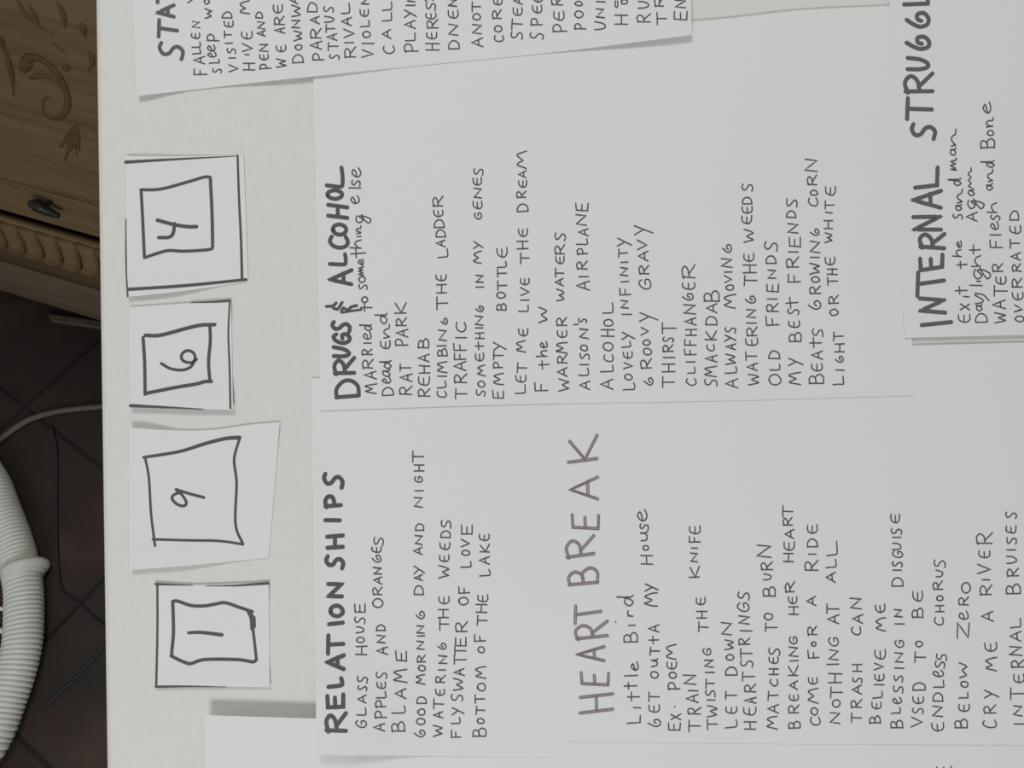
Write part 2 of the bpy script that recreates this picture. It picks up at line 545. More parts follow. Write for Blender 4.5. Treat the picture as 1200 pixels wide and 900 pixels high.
inner = Sheet('paper_sheet', 'white sheet headed INTERNAL STRUGGLE at the right edge', 'paper',
    [(1034, -170), (1620, -185)], [(1060, 396), (1200, 392.5), (1340, 389), (1620, 382)], 1.1,
    lambda x, y: 0.4 * one_side(395 - y, 70))
def stat_lift(x, y):
    e = 112 - (x - 160) * 71 / 651          # its lower edge
    d = max(0.0, e - y)
    return (1.7 * bump(x - 155, 75) + 0.7 * bump(x - 366, 120) + 2.2 * one_side(815 - x, 190)) * one_side(d, 90) - 0.75 * one_side(x - 235, 115)
status = Sheet('paper_sheet', 'tilted white sheet at the top whose heading starts STAT, cut by the photo edge', 'paper',
    [(146, -285), (800, -300)], [(160.5, 112.5), (330, 93.5), (500, 76), (660, 60), (811, 41)], 1.2, stat_lift, 110, 64)
for s in (low_left, low_right, rel, heart, drugs, inner, status):
    s.root['group'] = G_SHEETS

# ---- writing: the sheet at the top
status.ink('heading', parse('@A S35,172,338,258,-20 T30,138,222,122,-14 A24,118,103,35,8 T22,120,14,-70', 4.5, 0.2), M_MARK_GREY, 'bold grey heading starting STAT')
for text, data in (
  ('FALLEN', '@A F237,313,440,405 A233,300,375,332 L229,274,316,286 L227,273,276,246 E221,272,226,195 N226,270,163,126 V202,226,16,-24'),
  ('Sleep', '@A S345,398,428,402 L328,382,370,346 e318,366,336,302 e315,360,302,262 p312,384,246,196 w300,340,106,52 o296,326,24,-6'),
  ('VISITED', '@A V442,494,420,378 I440,482,346,336 S430,480,314,282 I420,462,256,248 T415,456,220,184 E412,466,160,124 D402,458,106,70'),
  ('HIVE M', '@A H526,592,410,368 I536,558,326,314 V520,576,302,256 E514,578,228,186 M506,562,82,6'),
  ('PEN AND', '@A P622,690,404,374 E620,672,352,318 N620,672,300,258 A606,655,212,178 N608,652,168,126 D598,636,106,70'),
  ('WE ARE', '@A W718,776,394,346 E718,775,304,266 A708,768,195,162 R706,766,146,96 E702,756,76,26'),
  ('DOWNWARD', '@A D816,878,368,318 O830,868,292,260 W822,870,238,182 N810,856,164,116 W810,858,98,32 A802,842,22,-20'),
  ('PARAD', '@A P932,1000,354,314 A918,985,290,240 R918,980,226,166 A920,970,140,95 D902,956,70,15'),
  ('STATUS', '@A S1030,1088,348,320 T1025,1080,295,250 A1016,1075,236,196 T1010,1062,190,146 U1002,1055,130,94 S998,1054,74,38'),
  ('RIVAL', '@A R1120,1182,338,276 I1118,1174,256,246 V1115,1172,220,170 A1100,1160,150,100 L1100,1146,80,18'),
  ('VIOLEN', '@B V320,388,334,290 I322,390,262,246 O325,370,220,184 L315,364,155,118 E308,360,95,54 N315,362,26,-18'),
  ('CALL', '@B C445,512,315,270 A440,490,228,174 L440,494,122,74 L440,494,60,10'),
  ('PLAYI', '@B P570,648,304,256 L575,632,240,194 A570,632,165,120 Y570,640,104,60 I580,632,36,24 N585,630,12,-34'),
  ('HERESY', '@B H695,772,296,252 E700,760,228,190 R700,765,165,116 E695,755,112,78 S696,752,60,14 Y690,740,6,-30'),
  ('DNEN', '@B N828,885,206,140 E825,885,106,60 N825,875,36,-6 D830,892,288,236'),
  ('ANOT', '@B A965,1028,274,222 N968,1020,198,140 O970,1016,118,80 T965,1016,68,10'),
  ('CORE', '@B C1095,1150,245,210 O1098,1140,188,150 R1086,1138,110,56 E1090,1142,30,-8'),
  ('STEA', '@C S96,162,230,186 T100,160,170,110 E105,160,90,44 A112,160,25,-14'),
  ('SPE', '@C S206,284,230,192 P210,278,150,106 E218,276,76,30 E226,280,12,-30'),
  ('PER', '@C P340,420,188,142 E345,405,120,66 R332,396,30,-14'),
  ('POO', '@C P466,532,172,136 O468,515,105,64 O470,512,36,8'),
  ('UNI', '@C U586,646,172,126 N592,640,104,50 I596,646,16,6'),
  ('Ha', '@C H704,778,144,86 C704,720,45,4 O740,776,25,-5'),
  ('RU', '@C R832,910,130,80 U840,900,48,4'),
  ('TR', '@C T950,1004,144,72 R936,990,38,-20'),
  ('EN', '@C 31050,1126,116,68 N1056,1118,44,-2')):
    line(status, text, data)

# ---- DRUGS & ALCOHOL
hd = parse('@E D170,302,726,626,8 R158,276,592,500,6 U154,244,490,436,-8 G154,250,412,356 S147,250,340,290,-10 @D A134,260,872,790,14 L132,226,750,686,-6 C132,238,654,586 O150,228,576,514 H122,236,474,404,-14 O118,204,366,314 L114,206,294,176,-16', 4.7, 0.2)
hd += strokes(CROP['E'], [([(112, 196), (150, 192), (170, 175)], 15, True), ([(152, 205), (178, 212), (190, 195), (205, 172)], 15, True),
                          ([(200, 228), (210, 205), (240, 218), (255, 200), (290, 190)], 15, True), ([(205, 232), (260, 222), (318, 214)], 12, True)])
drugs.ink('heading', hd, M_MARK, 'bold heading reading DRUGS & ALCOHOL')
for text, data in (
  ('MARRIED to something else', '@E M342,406,704,650 A336,404,622,576 R325,385,560,506 R320,380,480,446 I332,376,416,406 e330,375,390,346 d308,378,338,300 t312,380,224,178 o318,355,172,140 @D s302,352,896,866 o302,340,856,820 m300,330,812,756 e300,330,752,716 t255,340,712,656 h250,318,656,600 i290,318,592,578 n286,316,568,522 g286,374,512,458 e256,305,394,346 l245,312,306,298 s262,310,290,256 e262,312,240,182'),
  ('Dead End', '@E D440,504,718,670 e440,490,648,612 a442,486,606,566 d422,490,562,512 E430,488,445,396 n446,482,380,300 d398,468,300,236'),
  ('RAT PARK', '@E R540,614,712,664 A545,615,635,590 T545,606,575,536 P516,590,428,386 A520,590,376,330 R520,582,310,264 K512,578,238,172'),
  ('REHAB', '@E R650,718,724,676 E650,718,658,608 H655,718,588,542 A650,714,518,478 B650,712,440,386'),
  ('CLIMBING THE LADDER', '@E C760,815,728,694 L762,812,672,632 I765,815,610,600 M765,818,584,518 B765,820,488,442 I762,815,430,422 N770,816,396,332 6784,821,304,262 T760,822,214,140 H758,815,120,66 E755,815,46,10 @D L766,822,708,660 A755,808,648,606 D755,810,590,546 D746,802,534,486 E742,796,470,430 R736,795,412,350'),
  ('TRAFFIC', '@E T868,935,735,678 R860,935,645,592 A860,930,570,520 F862,930,508,470 F860,932,455,414 I870,935,382,374 C872,930,344,288'),
  ('SOMETHING IN MY GENES', '@E S990,1042,722,686 O1000,1040,668,634 M1000,1042,602,540 E985,1035,515,470 t985,1035,450,404 H985,1035,386,350 I985,1030,326,316 N985,1030,304,250 6988,1032,228,192 I990,1035,86,78 N988,1030,56,12 @D M976,1020,744,672 Y976,1030,658,616 G978,1022,485,446 E972,1025,424,380 N978,1020,360,300 E970,1022,284,240 S978,1030,228,186'),
  ('EMPTY BOTTLE', '@E 31088,1150,732,690 M1095,1152,655,586 P1090,1146,556,520 T1092,1150,510,460 Y1092,1164,454,406 B1110,1166,218,178 O1110,1160,148,114 T1116,1170,102,46 @D T1115,1166,826,776 L1115,1166,766,730 E1112,1172,708,652'),
  ('LET ME LIVE THE DREAM', '@G L220,278,705,654 E222,282,640,600 T232,285,584,526 M228,278,464,396 E238,294,370,326 L240,296,224,186 I250,300,165,156 V250,300,130,86 E250,300,70,30 @F T250,302,744,682 H230,294,660,612 E238,290,585,540 D230,294,440,396 R228,280,358,320 E240,288,298,256 A240,282,242,202 M230,285,186,86'),
  ('F the W', '@G F335,408,692,642 t356,416,562,512 h344,405,490,450 e365,408,440,402 W355,405,290,200'),
  ('WARMER WATERS', '@G W475,532,690,622 A468,525,605,556 R465,522,530,480 M462,525,470,406 E465,522,378,336 R462,520,310,260 W462,506,164,96 A452,500,76,32 @F T455,502,826,772 E458,506,745,702 R452,508,690,636 S452,512,612,566'),
  ("ALISON'S AIRPLANE", "@G A598,655,682,634 L590,648,600,560 I598,650,542,532 S598,652,505,470 O602,642,456,420 N595,648,382,326 '560,586,304,298 s590,636,292,266 A578,655,102,46 @F I592,645,828,814 R580,640,778,730 P582,642,692,654 L578,640,634,598 A590,646,582,540 N576,636,520,456 3575,645,434,392"),
  ('ALCOHOL', '@G A722,790,680,622 L720,792,578,542 C738,795,520,480 O735,792,455,406 H722,798,372,330 O740,790,312,270 L732,790,234,176'),
  ('LOVELY INFINITY', '@G L850,918,684,644 O860,905,628,592 V855,905,560,526 E850,905,500,460 L842,895,435,400 Y845,918,390,346 I845,900,248,240 N838,880,205,160 F832,895,130,90 I840,885,55,46 @F N835,880,815,766 I840,880,740,732 T826,876,708,660 Y818,902,642,596'),
  ('GROOVY GRAVY', '@G 6975,1026,658,612 R955,1018,560,502 O970,1018,480,440 O968,1010,425,392 V955,1000,362,320 Y948,1055,284,232 G945,1015,96,36 @F R945,1000,806,754 A940,998,728,672 V935,990,662,606 Y918,1025,574,522'),
  ('THIRST', '@G T1082,1150,668,608 H1080,1155,580,530 I1085,1155,500,492 R1085,1145,462,420 S1085,1145,406,376 T1080,1160,356,292'),
  ('CLIFFHANGER', '@I C122,180,660,618 L130,172,588,550 I122,172,526,518 F112,178,480,444 F112,178,426,390 H118,180,366,330 A112,178,305,262 N105,175,240,182 6100,160,160,120 E98,172,95,56 @H R98,172,830,750'),
  ('SMACKDAB', '@I S228,302,662,622 M232,298,608,546 A235,300,520,484 C240,286,455,420 K232,298,392,340 D235,302,304,254 A240,302,232,180 B225,315,168,106'),
  ('ALWAYS MOVING', '@I A350,424,672,622 L350,415,588,550 W352,408,536,476 A355,410,450,414 Y348,412,400,364 S348,410,350,318 M345,410,205,126 O355,398,102,68 V345,386,55,14 @H I345,388,798,788 N328,390,765,714 6335,385,680,632'),
  ('WATERING THE WEEDS', '@I W485,545,655,592 A475,540,572,526 T470,535,512,462 E470,540,426,384 R475,535,370,316 I475,530,296,288 N475,528,262,210 6468,526,176,134 T462,535,74,14 @H H455,532,800,750 E458,520,732,686 W458,515,620,546 E445,505,510,464 E448,508,450,410 D452,505,395,354 S448,510,322,276'),
  ('OLD FRIENDS', '@I O605,675,655,594 L610,668,568,534 D605,668,502,456 F588,665,310,256 R592,660,226,178 I595,655,156,148 3592,662,110,64 @H N598,646,832,780 D590,646,744,700 S582,655,670,616'),
  ('MY BEST FRIENDS', '@I M725,790,654,582 Y720,804,544,500 B725,795,402,350 E720,788,320,280 S715,780,245,210 t705,775,204,142 @H F718,790,858,806 R708,778,768,708 I718,778,680,672 3725,790,645,592 N715,775,566,506 D708,762,475,436 S708,772,415,366'),
  ('BEATS GROWING CORN', '@I B840,925,648,592 E855,918,575,530 A855,920,505,458 t845,912,438,378 S862,922,375,326 6838,908,215,160 R845,908,122,76 O855,902,55,20 @H W845,902,805,742 I850,900,712,702 N848,902,680,612 6850,900,582,540 C838,890,410,360 O848,890,345,315 R832,885,285,228 N816,890,204,130'),
  ('LIGHT OR THE WHITE', '@I L980,1042,654,606 I1000,1046,576,562 6994,1042,525,488 H992,1048,465,414 T986,1040,395,346 O962,1010,250,212 R955,1012,180,132 @H T950,1005,872,826 H948,1005,810,774 E935,992,752,706 W935,975,620,566 H928,980,540,490 I935,978,450,442 T935,988,425,376 E935,998,345,292')):
    line(drugs, text, data)

# ---- INTERNAL STRUGGLE
inner.ink('heading', parse('@L I600,774,300,292,18 N590,738,230,146,-4 @K T576,732,924,786,22 3592,722,776,704,24 R590,734,656,566,-8 N552,714,550,462,10 A550,712,420,320,4 7562,694,296,186,10 @J S542,678,810,730,-10 T516,660,700,578,-4 R502,664,542,432,4 U518,638,408,338,-6 6512,644,290,212 6512,640,160,72 7498,640,26,-70', 4.9, 0.2), M_MARK_GREY, 'bold heading reading INTERNAL STRUGGLE')
for text, data in (
  ('Exit the Sandman', '@L E814,885,290,242 X825,880,214,182 i845,880,146,132 t800,866,122,80 @K t808,866,772,730 h780,832,704,660 e805,834,652,612 S785,840,482,454 a800,835,434,396 n806,838,388,308 d756,830,290,246 m770,806,200,124 a770,802,112,64 n774,800,58,-44'),
  ('Daylight Again', '@L D918,985,290,236 a922,956,224,182 y915,995,182,110 l885,955,76,68 i925,946,52,42 @K g908,1004,842,770 h890,945,764,692 t880,945,690,636 A862,925,498,442 g870,968,428,366 a875,908,348,306 m873,893,300,182'),
  ('WATER Flesh and Bone', '@L W1028,1095,292,232 A1015,1090,210,160 T1026,1100,136,72 E1035,1096,66,20 @K R1016,1076,794,742 F1002,1072,654,608 l1000,1065,582,568 e1005,1052,546,500 s1005,1058,492,460 h985,1040,448,382 a982,1016,314,274 n985,1018,266,192 d948,1025,182,142 B946,1028,68,12 @J o985,1022,796,764 n976,1018,746,688 e962,1005,666,598'),
  ('OVERRATED', '@L O1148,1200,286,250 V1145,1190,230,186 E1132,1196,156,114 @K R1130,1188,884,830 R1132,1182,790,744 A1125,1180,726,680 T1120,1172,654,600 E1118,1182,570,522 D1118,1170,490,436')):
    line(inner, text, data)

# ---- RELATIONSHIPS
rel.ink('heading', parse('@V R112,226,688,580 3118,212,546,474,8 L124,204,422,378,8 A118,214,320,240 T122,212,228,122,4 I128,208,56,50,8 @N O136,208,212,148 N124,204,98,16,6 @M S112,210,826,764,-12 H118,208,712,638,6 I106,190,552,546,0 P106,198,470,404,4 S98,208,352,282,-16', 5.0, 0.2), M_MARK, 'bold heading reading RELATIONSHIPS')
for text, data in (
  ('GLASS HOUSE', '@V G286,346,666,622 L292,342,590,550 A298,345,520,474 S295,350,446,420 S295,352,402,364 H285,350,238,186 O290,335,166,134 U288,330,108,70 S278,338,56,16 @N 3278,340,188,140'),
  ('APPLES AND ORANGES', '@V A390,455,684,640 P396,464,608,564 P400,460,546,504 L405,460,490,454 E408,460,436,396 S405,465,376,340 A408,470,234,190 N408,458,166,120 D405,458,96,62 @N O382,445,160,108 R385,440,86,40 A390,438,22,-20 @M N388,435,866,824 6380,432,796,752 E378,435,736,704 S390,445,698,648'),
  ('BLAME', '@V B496,572,688,630 L496,572,578,536 A515,578,494,436 M508,584,400,322 3520,582,274,216'),
  ('GOOD MORNING DAY AND NIGHT', '@V 6628,690,718,678 O640,688,648,608 O648,690,592,554 D642,698,522,482 M640,690,410,352 O652,692,332,298 R645,692,282,240 N640,685,206,154 I645,688,130,122 N642,685,110,64 @N 6638,685,228,180 D628,680,86,32 @M A628,676,902,866 Y625,688,862,816 A622,675,748,706 N632,675,690,636 D635,682,610,568 N628,675,472,412 I632,680,380,372 G630,675,328,292 H628,685,262,222 T618,680,208,146'),
  ('WATERING THE WEEDS', '@V W738,790,714,650 A740,795,608,570 T742,800,555,496 E752,805,475,438 R752,808,400,358 I768,812,330,322 N770,818,290,240 6765,812,206,168 @N T778,830,290,228 H768,826,222,170 E772,832,140,96 @M W772,830,886,816 E775,832,790,752 E778,838,720,680 D785,838,650,610 S785,842,596,546'),
  ('FLYSWATTER OF LOVE', '@V F845,900,724,680 L842,895,640,604 Y848,918,590,548 S845,912,510,470 W858,912,446,376 A862,920,360,318 T862,930,292,240 T865,930,238,188 3868,930,184,136 R870,938,105,42 @N O888,942,145,100 F890,950,78,40 @M L900,960,824,790 O905,952,756,724 V902,950,706,660 3905,968,630,578'),
  ('BOTTOM OF THE LAKE', '@V B970,1048,716,668 O998,1036,640,610 T992,1040,586,540 T985,1040,522,470 O998,1045,450,404 M988,1045,376,306 O1000,1040,226,190 F980,1046,160,120 @N T998,1055,264,206 H990,1052,190,140 E998,1058,126,86 @M L1012,1070,874,840 A1010,1066,806,764 K1012,1068,736,690 E1008,1068,668,630')):
    line(rel, text, data)

# ---- HEARTBREAK: doubled outline heading, a faint fill with darker edges
HB = '@Q H198,392,772,672,22 3205,366,612,542,-4 A182,342,474,392,4 R172,362,340,250,24 T170,324,246,140,20 @P B132,304,924,832,14 R118,282,762,650,26 3152,308,596,516,-4 A142,304,430,300,10 K128,300,206,60,22'
random.seed(9)
heart.ink('heading', parse(HB, 3.6, 0.15), M_HB_FILL, 'faint heading reading HEARTBREAK', over=0.05)
def offset_strokes(st, d):
    out = []
    for pts, w, sm in st:
        P = [Vector(p) for p in pts]
        q = []
        for i, p in enumerate(P):
            t = (P[min(i + 1, len(P) - 1)] - P[max(i - 1, 0)])
            if t.length < 1e-6: t = Vector((1, 0))
            t.normalize()
            q.append(tuple(p + Vector((-t.y, t.x)) * d))
        out.append((q, w, sm))
    return out
random.seed(9)
base = parse(HB, 1.2, 0.15)
heart.ink('heading_outline', offset_strokes(base, 1.2) + offset_strokes(base, -1.25), M_HB_LINE, 'darker doubled edges of the heading', over=0.13)
for text, data in (
  ('Little Bird', '@Q 7476,552,838,792 i510,552,752,744 t475,546,708,656 t456,532,640,600 l460,536,566,552 e498,540,530,480 B456,536,364,308 i485,522,270,258 .404,412,247,241 r475,508,212,176 d416,510,150,90'),
  ('GET OUTTA MY House', '@Q 6598,668,860,812 E602,665,775,730 T602,665,710,656 O612,658,576,534 u615,655,506,460 T610,665,440,392 t605,660,372,326 A600,662,305,262 M578,650,154,74 Y580,658,64,20 @P H555,622,808,752 o568,600,726,698 u552,595,668,612 s550,600,606,570 e535,592,556,486'),
  ('EX-POEM', '@Q 3716,786,878,836 X732,788,816,784 .748,758,745,737 P715,784,640,600 O722,762,576,540 E708,765,520,478 M705,760,464,376'),
  ('TRAIN', '@Q T835,905,888,822 R830,905,785,744 A822,892,716,670 I832,890,652,642 N804,880,610,552'),
  ('TWISTING THE KNIFE', '@Q T945,1005,874,816 W945,1000,800,736 I942,990,706,698 S935,990,682,644 T938,985,632,580 I935,985,546,538 N928,978,510,466 G918,965,440,400 T895,948,304,246 H885,942,224,180 E880,932,146,102 @P K840,896,886,818 N848,888,792,740 I852,886,716,708 F838,902,680,644 E840,905,630,582'),
  ('LET DOWN', '@S L50,118,664,616 E52,120,580,542 T52,118,500,452 D52,120,358,308 O55,98,270,234 W48,98,208,148 N28,85,120,46'),
  ('HEARTSTRINGS', '@S H160,230,674,628 E155,232,590,544 A160,230,522,488 R162,228,456,410 T150,222,390,340 S140,210,310,270 T140,206,256,200 R128,192,178,138 I138,208,100,92 N128,192,56,8 @R G122,190,885,832 S125,190,815,768'),
  ('MATCHES TO BURN', '@S M295,355,672,596 A298,362,580,528 T302,358,502,450 C312,358,420,380 H305,360,355,318 E305,360,288,250 S305,368,240,198 T285,352,102,50 O278,326,32,-6 @R B272,342,794,738 U275,318,700,660 R258,326,640,592 N236,318,566,490'),
  ('BREAKING HER HEART', '@S B420,488,668,628 R422,480,580,530 E425,478,506,470 A425,475,440,390 K418,475,362,300 I430,476,276,268 N425,475,246,190 G425,472,176,130 @R H420,478,902,852 E418,470,838,796 R402,455,772,708 H392,450,594,542 E392,455,525,476 A400,452,455,402 R388,442,380,330 T388,446,330,264'),
  ('COME FOR A RIDE', '@S C548,605,650,604 O552,592,590,548 M535,592,520,432 E535,590,410,370 F535,598,258,212 O555,582,188,160 R532,585,122,68 @R A528,580,850,796 R515,592,645,586 I535,582,552,542 D530,590,505,458 E530,588,426,376'),
  ('NOTHING AT ALL', '@S N665,722,640,572 O678,722,545,500 T668,735,490,426 H655,732,402,346 I645,712,298,286 N658,712,268,206 G655,712,186,134 A652,715,56,4 @R T645,715,896,840 A642,696,712,652 L640,698,625,580 L645,705,555,472'),
  ('TRASH CAN', '@S T790,848,634,576 R785,848,548,500 A795,848,468,416 S795,850,402,370 H795,850,335,292 C790,845,122,74 A795,855,52,2 @R N782,848,868,802'),
  ('BELIEVE ME', '@S B895,960,638,596 E908,965,556,514 L915,970,490,452 I922,978,416,406 E925,980,390,350 V922,975,325,285 E925,990,262,206 M935,988,98,20 @R E930,985,890,842'),
  ('BLESSING IN DISGUISE', '@S B1020,1090,666,620 L1022,1075,580,546 e1030,1082,526,485 S1035,1092,460,418 S1038,1090,396,358 I1042,1095,320,312 N1045,1092,282,222 G1045,1095,196,150 I1045,1098,60,52 @R N1040,1086,916,870 D1026,1090,735,686 I1032,1080,645,637 S1030,1085,622,590 G1030,1090,570,530 U1030,1078,520,480 I1030,1078,455,446 S1022,1082,430,398 E1020,1072,364,312'),
  ('USED TO BE', '@X V480,548,718,658 S488,555,636,598 E490,560,570,525 D490,568,484,436 T505,570,308,242 O508,552,208,170 B487,555,22,-42 @R E1148,1206,824,764'),
  ('ENDLESS CHORUS', '@U E58,130,784,736 N65,122,700,636 D68,125,610,560 L70,130,528,488 e68,128,466,428 S80,135,416,374 S88,145,372,332 C75,128,164,120 @T H82,132,788,746 O88,125,722,690 R68,122,656,606 U85,125,580,540 S72,138,526,482'),
  ('BELOW ZERO', '@U B196,270,766,712 E218,282,670,626 L222,272,590,556 O230,272,528,492 W222,265,472,386 Z208,278,240,152 e220,275,132,82 @T R218,275,746,696 O235,285,675,612'),
  ('CRY ME A RIVER', '@U C358,440,766,722 R365,435,682,632 Y370,452,590,546 M378,438,432,354 E370,440,318,266 A352,420,140,82 @T R342,412,688,626 I358,400,602,592 V330,400,562,506 E335,402,470,426 R322,415,388,320'),
  ('INTERNAL BRUISES', '@U I540,602,746,738 N540,590,694,632 T522,602,600,532 E540,602,502,450 R525,602,412,366 N515,588,340,286 A520,582,258,200 L520,580,178,122 @T B496,578,680,624 R500,568,578,530 U500,555,500,458 I500,552,428,418 S498,555,390,350 E495,555,325,282 S495,555,240,202')):
    line(heart, text, data, 1.65)
low_right.ink('handwritten_line', [([(1098, 899), (1097, 908)], 1.6, False), ([(1106, 899), (1105, 908)], 1.6, False), ([(1115, 898), (1113, 908)], 1.6, False), ([(1090, 904), (1120, 905)], 1.6, False)], M_INK)

# ------------------------------------------------------------------ the four numbered slips
G_SLIPS = 'square slips with boxed numbers'
four = Sheet('number_slip', 'topmost square slip with the number 4 in a drawn box', 'paper slip',
    [(147, 183), (215, 183), (285.5, 181)], [(149.5, 348), (215, 341), (291, 330)], 0.35,
    lambda x, y: 1.6 * bump(y - 345, 45) * one_side(x - 190, 80) + 0.9 * bump(y - 182, 40) * one_side(x - 170, 100), 32, 32, G_SLIPS)
Cf = (140, 170, 5)
four.ink('drawn_border', strokes(Cf, [([(36, 100), (240, 88), (500, 74), (688, 64)], (17, 4), True), ([(692, 62), (700, 300), (712, 560), (718, 782)], (11, 14), True),
    ([(50, 846), (400, 822), (742, 788)], (17, 15), True), ([(36, 430), (38, 700), (48, 888)], (4, 9), True)]), M_MARK)
four.ink('drawn_box', strokes(Cf, [([(125, 262), (240, 258), (400, 216), (495, 188), (532, 188)], 16, True), ([(532, 190), (542, 400), (546, 595)], 17, True), ([(546, 598), (525, 612), (380, 622), (290, 618), (230, 632), (146, 660)], 16, True),
    ([(146, 660), (134, 400), (126, 262)], 16, True)]), M_MARK)
four.ink('number', strokes(Cf, [([(222, 440), (320, 466), (400, 478), (452, 478)], 19, True), ([(230, 542), (290, 540), (315, 515), (322, 460)], 18, True)]), M_MARK, 'number 4')

six = Sheet('number_slip', 'square slip with the number 6 in a drawn box, below the 4', 'paper slip',
    [(152, 360), (210, 356), (271, 351.5)], [(152.5, 478), (205, 479), (273, 480.5)], 0.35,
    lambda x, y: 1.9 * bump(y - 480, 45) + 0.5 * bump(y - 356, 30), 32, 32, G_SLIPS)
Cs = (140, 340, 5)
six.ink('drawn_border', strokes(Cs, [([(420, 73), (560, 68), (646, 62)], (5, 14), True), ([(646, 62), (638, 250), (645, 450), (650, 692)], (9, 11), True), ([(64, 677), (300, 688), (490, 698)], (17, 5), True)]), M_MARK)
six.ink('drawn_box', strokes(Cs, [([(152, 265), (240, 264), (400, 222), (480, 205), (558, 202)], 19, True), ([(530, 212), (532, 300), (522, 420), (530, 535)], 17, True), ([(150, 606), (330, 570), (450, 550), (500, 536), (538, 535)], 18, True), ([(138, 278), (147, 420), (150, 610)], 17, True)]), M_MARK)
six.ink('number', strokes(Cs, [([(245, 430), (300, 460), (370, 468), (422, 445), (443, 390), (420, 358), (385, 358), (362, 385), (375, 415), (420, 425), (452, 405)], 15, True)]), M_MARK, 'number 6')

nine = Sheet('number_slip', 'largest square slip with the number 9 in a leaning box', 'paper slip',
    [(151.5, 501), (195, 504), (245, 504), (290, 498), (328, 494.5)], [(152, 668), (230, 662), (315, 653.5)], 0.35,
    lambda x, y: 1.9 * bump(y - 502, 45) * one_side(x - 165, 50) + 0.4 * bump(y - 498, 40) + 1.9 * bump(y - 666, 50) * one_side(x - 200, 100), 40, 40, G_SLIPS)
Cn = (140, 490, 5)
nine.ink('drawn_box', strokes(Cn, [([(142, 230), (350, 196), (500, 150), (620, 120), (704, 114)], (15, 20), True), ([(705, 115), (672, 240), (686, 380), (680, 620), (724, 740)], 14, True), ([(195, 710), (400, 716), (550, 718), (640, 726), (724, 740)], 13, True), ([(150, 232), (172, 350), (185, 560), (208, 748)], 13, True)]), M_MARK)
nine.ink('number', strokes(Cn, [([(345, 438), (318, 450), (308, 472), (335, 503), (375, 515), (392, 495), (368, 452), (332, 420)], 15, True), ([(332, 418), (400, 440), (495, 465)], 15, True)]), M_MARK, 'number 9')

one = Sheet('number_slip', 'lowest square slip with the number 1 in a wavy box', 'paper slip',
    [(182, 684), (230, 685.5), (315, 682.5)], [(182, 805), (250, 804.5), (316, 805.5)], 0.35,
    lambda x, y: 0.9 * bump(y - 805, 40) + 0.5 * bump(y - 684, 30), 32, 32, G_SLIPS)
Co = (140, 660, 5)
one.ink('drawn_border', strokes(Co, [([(222, 122), (222, 400), (215, 722)], 12, True), ([(212, 122), (300, 126), (430, 130)], (13, 3), True), ([(500, 133), (620, 132), (700, 130), (872, 117)], (3, 15), True), ([(212, 724), (430, 722), (630, 726)], (13, 3), True)]), M_MARK)
one.ink('drawn_box', strokes(Co, [([(312, 224), (340, 222), (420, 248), (500, 250), (560, 240), (620, 232), (700, 258), (778, 284)], 17, True), ([(760, 285), (775, 320), (778, 385)], (26, 20), True), ([(784, 320), (786, 370)], 24, False),
    ([(782, 385), (792, 470), (802, 565)], 15, True), ([(802, 565), (780, 578), (690, 565), (500, 565), (420, 588), (380, 580), (312, 548), (306, 530), (316, 400), (312, 226)], 17, True)]), M_MARK)
one.ink('number', strokes(Co, [([(405, 408), (480, 406), (600, 420)], (16, 19), True)]), M_MARK, 'number 1')

# ------------------------------------------------------------------ the carved dresser
def on_front(x, y, off=0.0):
    """sight line through x, y meets the dresser front pushed out by off -> (along, height)"""
    d = ray(x, y)
    q = P0 + DN * off
    t = (q - CAM).dot(DN) / d.dot(DN)
    p = CAM + d * t
    return (p - P0).dot(DA), p.z

def dpt(a, z, off=0.0):
    return Vector((P0.x, P0.y, 0)) + DA * a + DN * off + Z * z

A0, A1 = -0.75, 0.70
z_rail_top = on_front(58, 226)[1]
z_mould_top = on_front(58, 270)[1]
z_rail_bot = on_front(58, 262)[1]
z_lobe_bot = on_front(58, 308, 0.006)[1]
z_mould_bot = on_front(58, 323, 0.004)[1]
z_apron_bot = P0.z
ZTOP = 0.80
dresser = thing('carved_dresser', 'brown carved wooden dresser with scalloped base moulding at the left edge', 'dresser', dpt(-0.02, 0, -0.22))
dbox = lambda sa, sn, sz, bv=0.003: None
def part_box(name, sa, sn, sz, mat, bv=0.002, parent=None):
    bm = bmesh.new()
    box_bm(bm, Vector((P0.x, P0.y, 0)), DA, DN, Z, sa, sn, sz)
    if bv: bevel(bm, bv, 2)
    return obj(name, bm, mat, parent or dresser)
part_box('carcass', (A0, A1), (-0.45, -0.03), (z_apron_bot, ZTOP - 0.025), M_WOOD)
part_box('top', (A0 - 0.02, A1 + 0.02), (-0.46, 0.02), (ZTOP - 0.025, ZTOP), M_WOOD, 0.005)
part_box('rail', (A0, A1), (-0.031, 0.0), (z_rail_bot, z_rail_top - 0.0015), M_WOOD, 0.0015)
drawer = part_box('drawer_front', (A0 + 0.01, A1 - 0.01), (-0.031, 0.0), (z_rail_top + 0.0015, ZTOP - 0.04), M_WOOD, 0.0015)
part_box('apron', (A0, A1), (-0.031, 0.002), (z_apron_bot, z_mould_bot - 0.0025), M_APRON, 0.0015)

